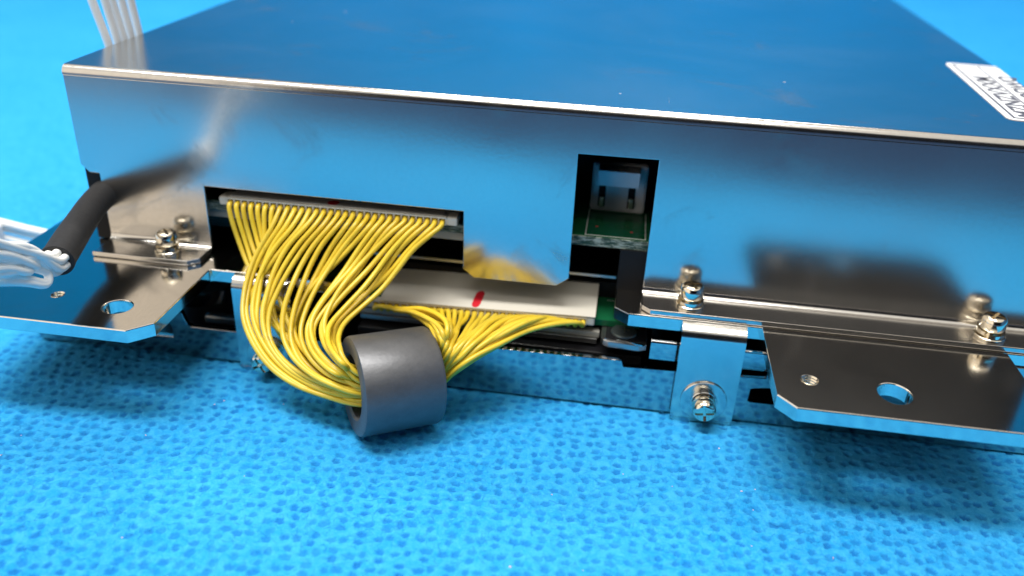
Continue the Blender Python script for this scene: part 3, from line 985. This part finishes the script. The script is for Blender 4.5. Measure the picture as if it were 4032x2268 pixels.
[[39.62,2.5,-19.55],[39.62,0.9,-19.65],[39.62,-0.1,-20.0],[39.08,-2.01,-20.99],[37.04,-3.96,-23.4],[35.21,-6.22,-26.41],[33.95,-8.65,-29.21],[33.3,-11.3,-31.99],[34.42,-14.1,-34.53],[37.55,-16.77,-36.18],[41.81,-18.96,-36.89],[45.97,-20.3,-37.08],[49.78,-20.07,-38.0],[54.07,-17.32,-38.31],[58.21,-12.75,-37.57],[61.58,-14.68,-33.12],[62.14,-13.28,-32.32],[62.59,-10.88,-32.22],[62.76,-7.78,-32.54],[62.99,-4.88,-32.81],[62.94,-2.79,-32.86],[62.53,-1.9,-34.02],[62.53,-0.9,-33.72],[62.53,0.7,-33.62]],
[[40.78,2.5,-19.55],[40.78,0.9,-19.65],[40.78,-0.1,-20.0],[40.16,-1.98,-20.98],[38.2,-4.18,-23.4],[36.87,-6.73,-26.02],[36.34,-9.43,-28.1],[36.01,-12.02,-30.5],[36.73,-14.74,-32.97],[39.05,-17.35,-34.81],[42.51,-19.51,-35.93],[46.12,-20.86,-36.42],[50.0,-20.39,-37.77],[54.28,-17.63,-38.08],[58.13,-12.65,-37.74],[61.8,-15.53,-32.9],[62.56,-14.13,-32.03],[63.24,-11.73,-31.76],[63.65,-8.36,-31.96],[64.04,-5.18,-32.39],[64.0,-2.81,-32.85],[63.67,-1.9,-33.98],[63.67,-0.9,-33.68],[63.67,0.7,-33.58]],
[[41.94,2.5,-19.54],[41.94,0.9,-19.64],[41.94,-0.1,-19.99],[41.36,-1.95,-20.83],[39.37,-3.86,-23.38],[38.11,-6.08,-26.15],[37.64,-8.55,-28.32],[37.3,-11.28,-30.75],[37.69,-14.21,-33.15],[39.57,-17.0,-34.82],[42.63,-19.27,-35.89],[45.98,-20.61,-36.35],[49.82,-20.09,-37.55],[54.11,-17.33,-37.85],[57.99,-12.46,-37.9],[61.78,-14.44,-33.41],[62.69,-13.04,-32.42],[63.45,-10.64,-32.27],[63.98,-7.64,-32.42],[64.61,-4.84,-32.68],[65.08,-2.84,-32.84],[64.8,-1.9,-33.95],[64.8,-0.9,-33.65],[64.8,0.7,-33.55]],
[[43.1,2.5,-19.53],[43.1,0.9,-19.63],[43.1,-0.1,-19.98],[42.68,-1.93,-20.75],[40.69,-3.4,-23.73],[39.28,-5.36,-26.73],[38.43,-7.68,-28.84],[37.66,-10.42,-31.05],[37.57,-13.24,-33.29],[39.14,-15.79,-34.93],[42.05,-17.81,-36.27],[45.4,-18.96,-37.05],[48.43,-17.89,-37.32],[52.71,-15.14,-37.63],[57.87,-12.28,-38.07],[61.56,-15.27,-32.9],[62.6,-13.87,-31.72],[63.84,-11.47,-31.48],[64.91,-8.2,-31.8],[65.76,-5.14,-32.35],[66.16,-2.87,-32.83],[65.94,-1.9,-33.91],[65.94,-0.9,-33.61],[65.94,0.7,-33.51]],
[[44.26,2.5,-19.53],[44.26,0.9,-19.63],[44.26,-0.1,-19.98],[43.98,-1.9,-20.58],[42.0,-3.19,-23.46],[40.32,-4.79,-26.38],[38.94,-6.63,-28.62],[37.81,-9.31,-31.15],[37.48,-12.28,-33.69],[39.07,-15.11,-35.37],[42.09,-17.45,-36.63],[45.53,-18.87,-37.12],[49.96,-20.25,-37.09],[54.24,-17.5,-37.4],[58.62,-13.47,-38.23],[62.19,-15.57,-32.69],[63.33,-14.17,-31.39],[64.35,-11.77,-31.15],[65.09,-8.41,-31.55],[66.07,-5.26,-32.22],[67.24,-2.9,-32.81],[67.07,-1.9,-33.88],[67.07,-0.9,-33.58],[67.07,0.7,-33.48]],
[[45.41,2.5,-19.52],[45.41,0.9,-19.62],[45.41,-0.1,-19.97],[44.89,-1.87,-20.64],[42.77,-3.5,-23.37],[41.01,-5.49,-26.14],[39.9,-7.84,-28.11],[39.08,-10.64,-30.45],[39.08,-13.72,-32.64],[40.78,-16.58,-34.04],[43.59,-18.88,-35.13],[46.57,-20.19,-35.72],[49.37,-19.3,-36.87],[53.65,-16.55,-37.17],[58.88,-13.88,-38.4],[62.11,-15.53,-33.0],[63.17,-14.13,-31.67],[64.21,-11.73,-31.33],[65.26,-8.4,-31.46],[66.72,-5.26,-32.0],[68.31,-2.92,-32.8],[68.21,-1.9,-33.84],[68.21,-0.9,-33.54],[68.21,0.7,-33.44]],
[[46.57,2.5,-19.51],[46.57,0.9,-19.61],[46.57,-0.1,-19.96],[46.08,-1.85,-20.66],[43.86,-3.3,-23.34],[41.28,-5.08,-26.19],[39.02,-7.16,-28.41],[37.51,-9.87,-30.97],[37.71,-12.94,-33.2],[40.19,-15.84,-34.49],[43.74,-18.24,-35.36],[47.06,-19.67,-35.79],[50.0,-20.26,-36.64],[54.28,-17.5,-36.95],[58.53,-13.37,-38.56],[62.54,-15.36,-33.16],[63.94,-13.96,-31.54],[65.11,-11.56,-30.97],[66.2,-8.29,-31.0],[67.7,-5.22,-31.71],[69.45,-2.95,-32.69],[69.34,-1.9,-33.81],[69.34,-0.9,-33.51],[69.34,0.7,-33.41]],
[[47.73,2.5,-19.51],[47.73,0.9,-19.61],[47.73,-0.1,-19.96],[46.95,-1.82,-20.82],[45.18,-3.75,-23.34],[43.68,-5.99,-25.83],[42.52,-8.45,-27.48],[41.03,-11.01,-29.7],[40.3,-13.95,-31.71],[41.55,-16.78,-33.04],[44.08,-19.21,-34.03],[46.99,-20.74,-34.66],[48.72,-18.24,-36.41],[53.0,-15.48,-36.72],[58.5,-13.34,-38.73],[62.59,-15.57,-33.41],[64.2,-14.17,-31.95],[65.7,-11.77,-31.38],[67.24,-8.44,-31.04],[68.96,-5.31,-31.44],[70.59,-2.98,-32.58],[70.47,-1.9,-33.78],[70.47,-0.9,-33.48],[70.47,0.7,-33.38]],
[[48.89,2.5,-19.5],[48.89,0.9,-19.6],[48.89,-0.1,-19.95],[47.95,-1.79,-20.97],[46.09,-3.64,-23.54],[44.42,-5.82,-25.88],[43.12,-8.22,-27.21],[41.53,-10.75,-29.14],[40.77,-13.69,-31.04],[42.03,-16.51,-32.49],[44.49,-18.95,-33.66],[47.25,-20.5,-34.53],[49.35,-19.19,-36.19],[53.63,-16.44,-36.49],[57.82,-12.3,-38.89],[62.82,-15.67,-33.31],[64.47,-14.27,-31.68],[65.97,-11.87,-31.05],[67.77,-8.51,-30.73],[69.91,-5.36,-31.24],[71.72,-3.01,-32.47],[71.61,-1.9,-33.74],[71.61,-0.9,-33.44],[71.61,0.7,-33.34]],
[[50.05,2.5,-19.49],[50.05,0.9,-19.59],[50.05,-0.1,-19.94],[49.0,-1.76,-20.93],[47.21,-3.31,-23.47],[45.56,-5.3,-26.0],[44.17,-7.73,-27.67],[42.29,-10.53,-29.81],[41.2,-13.69,-31.58],[42.26,-16.58,-32.72],[44.56,-18.93,-33.58],[47.23,-20.26,-34.37],[49.39,-19.23,-35.96],[53.67,-16.48,-36.27],[57.8,-12.28,-39.06],[62.45,-14.43,-34.23],[64.33,-13.03,-32.49],[66.26,-10.63,-31.77],[68.73,-7.7,-31.04],[71.21,-4.97,-31.27],[72.85,-3.03,-32.36],[72.74,-1.9,-33.71],[72.74,-0.9,-33.41],[72.74,0.7,-33.31]],
[[51.21,2.5,-19.48],[51.21,0.9,-19.58],[51.21,-0.1,-19.93],[49.76,-1.74,-21.07],[47.38,-3.5,-23.52],[45.3,-5.72,-25.74],[44.19,-8.27,-26.99],[43.08,-10.84,-28.95],[42.78,-13.77,-30.73],[44.13,-16.48,-32.07],[46.18,-18.8,-33.13],[48.18,-20.23,-34.09],[50.09,-20.29,-35.73],[54.37,-17.54,-36.04],[58.85,-13.93,-39.22],[62.65,-14.88,-33.84],[64.73,-13.48,-32.05],[66.91,-11.08,-31.45],[69.71,-8.01,-30.89],[72.39,-5.13,-31.17],[73.98,-3.06,-32.25],[73.88,-1.9,-33.67],[73.88,-0.9,-33.37],[73.88,0.7,-33.27]],
[[52.37,2.5,-19.48],[52.37,0.9,-19.58],[52.37,-0.1,-19.93],[51.15,-1.71,-20.96],[49.07,-3.32,-23.33],[47.04,-5.43,-25.75],[45.39,-8.0,-27.33],[43.48,-10.74,-29.32],[42.5,-13.87,-30.96],[43.6,-16.7,-32.03],[45.7,-19.04,-32.77],[47.87,-20.38,-33.65],[49.06,-18.67,-35.51],[53.34,-15.92,-35.81],[58.03,-12.68,-39.39],[62.3,-15.29,-34.16],[64.81,-13.89,-32.34],[67.86,-11.49,-31.33],[71.19,-8.29,-30.51],[73.76,-5.29,-30.89],[75.0,-3.09,-32.26],[75.01,-1.9,-33.64],[75.01,-0.9,-33.34],[75.01,0.7,-33.24]],
[[53.52,2.5,-19.47],[53.52,0.9,-19.57],[53.52,-0.1,-19.92],[52.29,-1.68,-20.9],[50.23,-3.53,-23.16],[48.41,-5.77,-25.76],[46.97,-8.46,-27.56],[45.09,-11.23,-29.4],[43.86,-14.49,-30.67],[44.59,-17.51,-31.27],[46.3,-20.02,-31.6],[48.14,-21.48,-32.36],[48.63,-17.98,-35.28],[52.91,-15.23,-35.59],[58.48,-13.39,-39.55],[63.01,-15.43,-34.21],[65.1,-14.03,-32.36],[67.47,-11.63,-31.2],[70.36,-8.39,-30.46],[73.6,-5.35,-30.97],[76.01,-3.12,-32.27],[76.15,-1.9,-33.6],[76.15,-0.9,-33.3],[76.15,0.7,-33.2]],
[[54.68,2.5,-19.46],[54.68,0.9,-19.56],[54.68,-0.1,-19.91],[53.4,-1.65,-20.9],[51.1,-2.87,-23.35],[49.26,-4.41,-26.21],[47.76,-6.22,-28.42],[45.85,-8.71,-30.28],[44.19,-11.79,-31.77],[44.36,-14.75,-32.62],[45.6,-17.37,-33.03],[47.11,-19.06,-33.8],[49.81,-19.79,-35.05],[54.09,-17.04,-35.36],[58.03,-12.72,-39.72],[63.04,-15.36,-34.49],[65.17,-13.96,-32.99],[67.72,-11.56,-32.02],[70.76,-8.35,-31.23],[74.29,-5.35,-31.35],[77.03,-3.14,-32.28],[77.28,-1.9,-33.57],[77.28,-0.9,-33.27],[77.28,0.7,-33.17]],
[[55.84,2.5,-19.46],[55.84,0.9,-19.56],[55.84,-0.1,-19.91],[54.8,-1.63,-20.84],[52.58,-2.83,-23.19],[50.28,-4.34,-26.14],[47.84,-6.21,-28.5],[45.19,-8.83,-30.23],[43.41,-12.09,-31.54],[43.97,-15.2,-32.17],[45.69,-17.91,-32.35],[47.43,-19.58,-33.1],[48.89,-18.33,-34.83],[53.18,-15.58,-35.13],[58.68,-13.74,-39.88],[63.36,-15.85,-34.04],[65.58,-14.45,-32.8],[68.26,-12.05,-32.17],[71.25,-8.69,-31.78],[74.93,-5.53,-31.8],[78.04,-3.17,-32.29],[78.42,-1.9,-33.53],[78.42,-0.9,-33.23],[78.42,0.7,-33.13]],
[[57.0,2.5,-19.45],[57.0,0.9,-19.55],[57.0,-0.1,-19.9],[55.81,-1.6,-20.78],[53.35,-2.98,-22.94],[51.24,-4.86,-25.81],[49.39,-7.2,-28.11],[47.27,-9.84,-29.77],[45.51,-12.99,-31.02],[45.57,-15.88,-31.6],[46.57,-18.33,-31.74],[47.58,-19.8,-32.57],[50.23,-20.4,-34.6],[54.52,-17.64,-34.9],[58.25,-13.09,-40.05],[63.09,-15.47,-34.88],[65.21,-14.07,-33.62],[68.1,-11.67,-32.56],[71.48,-8.45,-31.74],[75.66,-5.42,-31.67],[79.05,-3.2,-32.3],[79.55,-1.9,-33.5],[79.55,-0.9,-33.2],[79.55,0.7,-33.1]]]

har = root('wiring_harness', 'bundle of thin yellow wires with an ivory connector at each end, looping between two sockets', 'wiring harness', (40, 0, -30))
for pts in WIRES:
    vs, fs = tube(smooth_path(pts, 7), 0.39, 10)
    from_py('wire', vs, fs, M['yellow'], har, smooth=True)


def comb(name, x0, x1, xa, xb, y, z0, z1, tilt):
    """connector shell: end blocks, back, and a comb of slots for the wires. z varies by tilt from x0 to x1"""
    mb = MB()
    zt_ = lambda x: tilt * (x - x0) / (x1 - x0)

    def bx(a, b_, ya, yb, za, zb, bev=0.0):
        i0 = len(mb.v)
        mb.box(a, b_, ya, yb, za, zb, bev)
        for i in range(i0, len(mb.v)):
            vx, vy, vz = mb.v[i]
            mb.v[i] = (vx, vy, vz + zt_(vx))
    bx(x0, xa - 0.62, y - 0.15, y + 2.6, z0, z1, 0.22)
    bx(xb + 0.62, x1, y - 0.15, y + 2.6, z0, z1, 0.22)
    # top strip and floor strip between the blocks, then teeth
    nseg = 10
    for k in range(nseg):
        a = xa - 0.6 + (xb - xa + 1.2) * k / nseg
        b_ = xa - 0.6 + (xb - xa + 1.2) * (k + 1) / nseg
        bx(a, b_ , y - 0.2, y + 2.6, z1 - 0.22, z1 + 0.02)
        bx(a, b_, y + 0.9, y + 2.5, z0 + 0.05, z1 - 0.23)
        bx(a, b_, y - 0.1, y + 0.89, z0, z0 + 0.25)
    p = (xb - xa) / 29
    for k in range(31):
        x = xa + (k - 0.5) * p
        bx(x - 0.13, x + 0.13, y - 0.15, y + 0.88, z0 + 0.26, z1 - 0.24)
    return mb


c1 = comb('connector', 21.5, 59.3, 23.4, 57.0, 0.75, -20.28, -18.95, 0.15).build('connector', M['housing'], har)
MB().box(23.3, 57.2, 1.0, 6.0, -18.85, -18.7, 0.04).build('shroud', M['socket'], c1)
MB().lathe([(0.9, 0), (0.85, 0.02)], (39.6, 1.9, -18.69), (0, 0, 1), 20).build('red_mark', M['red'], c1)
c2 = comb('connector', 44.9, 81.3, 46.65, 79.55, -1.05, -34.75, -33.4, 0.95).build('connector', M['housing'], har)
# white insulating film lying back over the lower plug
nx, ny = 40, 14
vs, fs = [], []
for j in range(ny + 1):
    for i in range(nx + 1):
        u, v = i / nx, j / ny
        x = 47.3 + (81.35 - 47.3) * u + 0.4 * v * (1 - u)
        y = -1.3 + 10.15 * v
        z = -33.2 + 0.98 * u + 1.55 * v + 0.16 * math.sin(v * 7.5 + 0.6 + 0.5 * u) * (0.4 + 0.6 * v) + 0.05 * math.sin(u * 9)
        vs.append((x, y, z))
for j in range(ny):
    for i in range(nx):
        a = j * (nx + 1) + i
        fs.append((a, a + 1, a + nx + 2, a + nx + 1))
n0 = len(vs)
vs += [(x, y, z - 0.1) for x, y, z in vs]
fs += [tuple(n0 + i for i in f[::-1]) for f in fs[:nx * ny]]
edge_ = [(i) for i in range(nx + 1)] + [(nx + 1) * j + nx for j in range(1, ny + 1)] + [ny * (nx + 1) + i for i in range(nx - 1, -1, -1)] + [(nx + 1) * j for j in range(ny - 1, 0, -1)]
for k in range(len(edge_)):
    a, b_ = edge_[k], edge_[(k + 1) % len(edge_)]
    fs.append((a, b_, n0 + b_, n0 + a))
film = from_py('insulating_film', vs, fs, M['film'], c2, smooth=True, autosmooth=40)
# red pen stroke across the film: sits on its surface
def film_z(x, y):
    v = (y + 1.3) / 10.15
    u = (x - 47.3 - 0.4 * v) / (34.05 - 0.4 * v)
    return -33.2 + 0.98 * u + 1.55 * v + 0.16 * math.sin(v * 7.5 + 0.6 + 0.5 * u) * (0.4 + 0.6 * v) + 0.05 * math.sin(u * 9)


vs, fs = [], []
K = 16
for k in range(K + 1):
    t = k / K
    y = -1.15 + 4.5 * t
    xc = 62.6 + 0.3 * t
    hw = 0.68 * math.sqrt(max(0.08, 1 - (2 * abs(t - 0.5)) ** 6)) + 0.04 * math.sin(k * 2.1)
    for e in range(5):
        x = xc + hw * (e - 2) / 2
        vs.append((x, y, film_z(x, y) + 0.025))
    if k:
        for e in range(4):
            a = (k - 1) * 5 + e
            fs.append((a, a + 1, a + 6, a + 5))
from_py('red_pen_mark', vs, fs, M['red'], film and c2, smooth=True)

# ------------------------------------------------------------------ ferrite cylinder on the bundle
ax = Vector((.84, .54, -.06)).normalized()
c0 = Vector((48.54, -19.71, -37.14))
fr = root('ferrite_core', 'dark grey hollow ferrite cylinder threaded by the yellow wires, resting on the blue cloth', 'ferrite core', (54, -16, -44.6))
Ro, Ri, Ln, ch = 7.2, 4.55, 11.7, 0.45
prof = [(Ri + 0.3, 0), (Ro - ch, 0), (Ro - ch * 0.3, ch * 0.3), (Ro, ch), (Ro, Ln - ch), (Ro - ch * 0.3, Ln - ch * 0.3), (Ro - ch, Ln), (Ri + 0.3, Ln), (Ri, Ln - 0.3), (Ri, 0.3), (Ri + 0.3, 0)]
MB().lathe(prof, c0, ax, 96, cap=False).build('core_body', M['ferrite'], fr, smooth=True, autosmooth=28)

# ------------------------------------------------------------------ black sleeved cable of white wires, left
sl = root('sleeved_cable', 'black sleeved cable with white wires, at the left front corner of the enclosure', 'cable', (5, -10, -20))
sp_ = smooth_path([(3.9, 9, -19.4), (2.9, 4, -19.9), (2.5, 0, -20.3), (3.0, -4, -20.6), (4.4, -9.5, -21.0), (6.0, -15, -21.3), (7.6, -20.3, -21.6)], 10)
vs, fs = tube(sp_, lambda t: 2.15 + 0.07 * math.sin(t * 9) * t + (0.12 if t > 0.97 else 0), 28)
from_py('sleeve', vs, fs, M['sleeve'], sl, smooth=True, autosmooth=60)
E_ = Vector((7.55, -20.1, -21.6))
for k in range(8):
    t = 2 * math.pi * k / 7 + 0.4
    rr = 1.35 if k < 7 else 0.0
    d = Vector((math.cos(t) * rr * 0.95, 0.25 * math.cos(t), math.sin(t) * rr))
    d2 = Vector((0, math.cos(t + 1.4) * rr * 1.2, math.sin(t + 1.4) * rr * 1.25))
    d3 = Vector((0, math.cos(t + 2.0) * rr * 1.5, math.sin(t + 2.0) * rr * 1.5))
    pts = [E_ + Vector((-0.25, 0.9, 0.05)) + d, E_ + d, Vector((7.9, -22.0, -21.3)) + d * 0.95, Vector((8.3, -24.3, -19.8)) + d * 0.7 + d2 * 0.35,
           Vector((8.6, -26.9, -18.2)) + d2 * 0.95, Vector((8.9, -31.3, -15.9)) + d3 * 0.9, Vector((9.6, -36.5, -13.0)) + d3 * 1.2, Vector((10.0, -43, -9)) + d3 * 1.5,
           Vector((8, -56, 0)) + d3 * 1.8, Vector((-8, -75, 10)) + d3 * 2]
    vs, fs = tube(smooth_path(pts, 8), 0.56, 12)
    from_py('white_wire', vs, fs, M['wwire'], sl, smooth=True)
# one pair doubled back in front of the ear
for k in range(2):
    o_ = Vector((0.25 * k, 0.3 * k, -0.9 * k))
    pts = [Vector((5.0, -46, -12)) + o_, Vector((6.6, -36, -16.6)) + o_, Vector((7.6, -30.5, -18.9)) + o_, Vector((8.2, -27.4, -20.7)) + o_ * 0.8, Vector((8.7, -25.3, -22.3)) + o_ * 0.4,
           Vector((8.8, -24.3, -22.6)), Vector((8.5, -23.7, -21.8)), Vector((8.2, -25.3, -20.3)), Vector((8.3, -29, -18.2)), Vector((8.5, -36, -14.2)), Vector((8, -46, -9))]
    vs, fs = tube(smooth_path(pts, 8), 0.56, 12)
    from_py('white_wire', vs, fs, M['wwire'], sl, smooth=True)

# white wires standing behind the left edge of the lid
wb = root('rear_cable', 'bunch of white wires rising beside the rear left edge of the enclosure', 'cable', (-2, 20, -44.6))
for k, (y, xt, lean) in enumerate(((15.2, -1.5, -2.1), (17.6, -1.5, -1.2), (19.6, -1.5, -1.3), (21.8, -1.5, -0.9), (24.3, -1.5, -0.7))):
    pts = [(-9.4 - 0.4 * k, y + 6, -26.2), (-4.2, y + 3.5, -24), (-2.2, y + 1, -14), (xt, y, -2), (xt + lean * 0.5, y - 0.3, 4), (xt + lean, y - 0.5, 9), (xt + lean * 2.2, y - 0.2, 17), (xt - 8, y + 4, 30), (xt - 20, y + 10, 38)]
    vs, fs = tube(smooth_path(pts, 8), 0.66, 12)
    from_py('white_wire', vs, fs, M['wwire'], wb, smooth=True)

# loose white wires and plug on the cloth left of the ear
lw = root('loose_cable', 'loose white wires with a small white plug, lying left of the enclosure', 'cable', (-25, 10, -44.6))
for k, (z, y) in enumerate(((-31.6, 10), (-33.0, 10.6), (-34.6, 10), (-36.4, 9.6))):
    pts = [(-60, y - 8, z + 6), (-40, y - 3, z + 2.6), (-27, y, z - 0.2), (-21, y + 1, z - 1.8), (-15, y + 2, z - 3.0), (-8, y + 5, z - 4.2)]
    pts = [(a, b_, max(c_, -43.2)) for a, b_, c_ in pts]
    vs, fs = tube(smooth_path(pts, 8), 0.72, 12)
    from_py('white_wire', vs, fs, M['wwire'], lw, smooth=True)
pl_ = MB().box(-31, -24.2, 6.6, 9.2, -35.6, -31.8, 0.5).build('plug', M['white'], lw)
MB().box(-27.2, -26.4, 6.52, 6.6, -33.4, -32.8).build('contact_hole', M['black'], pl_)
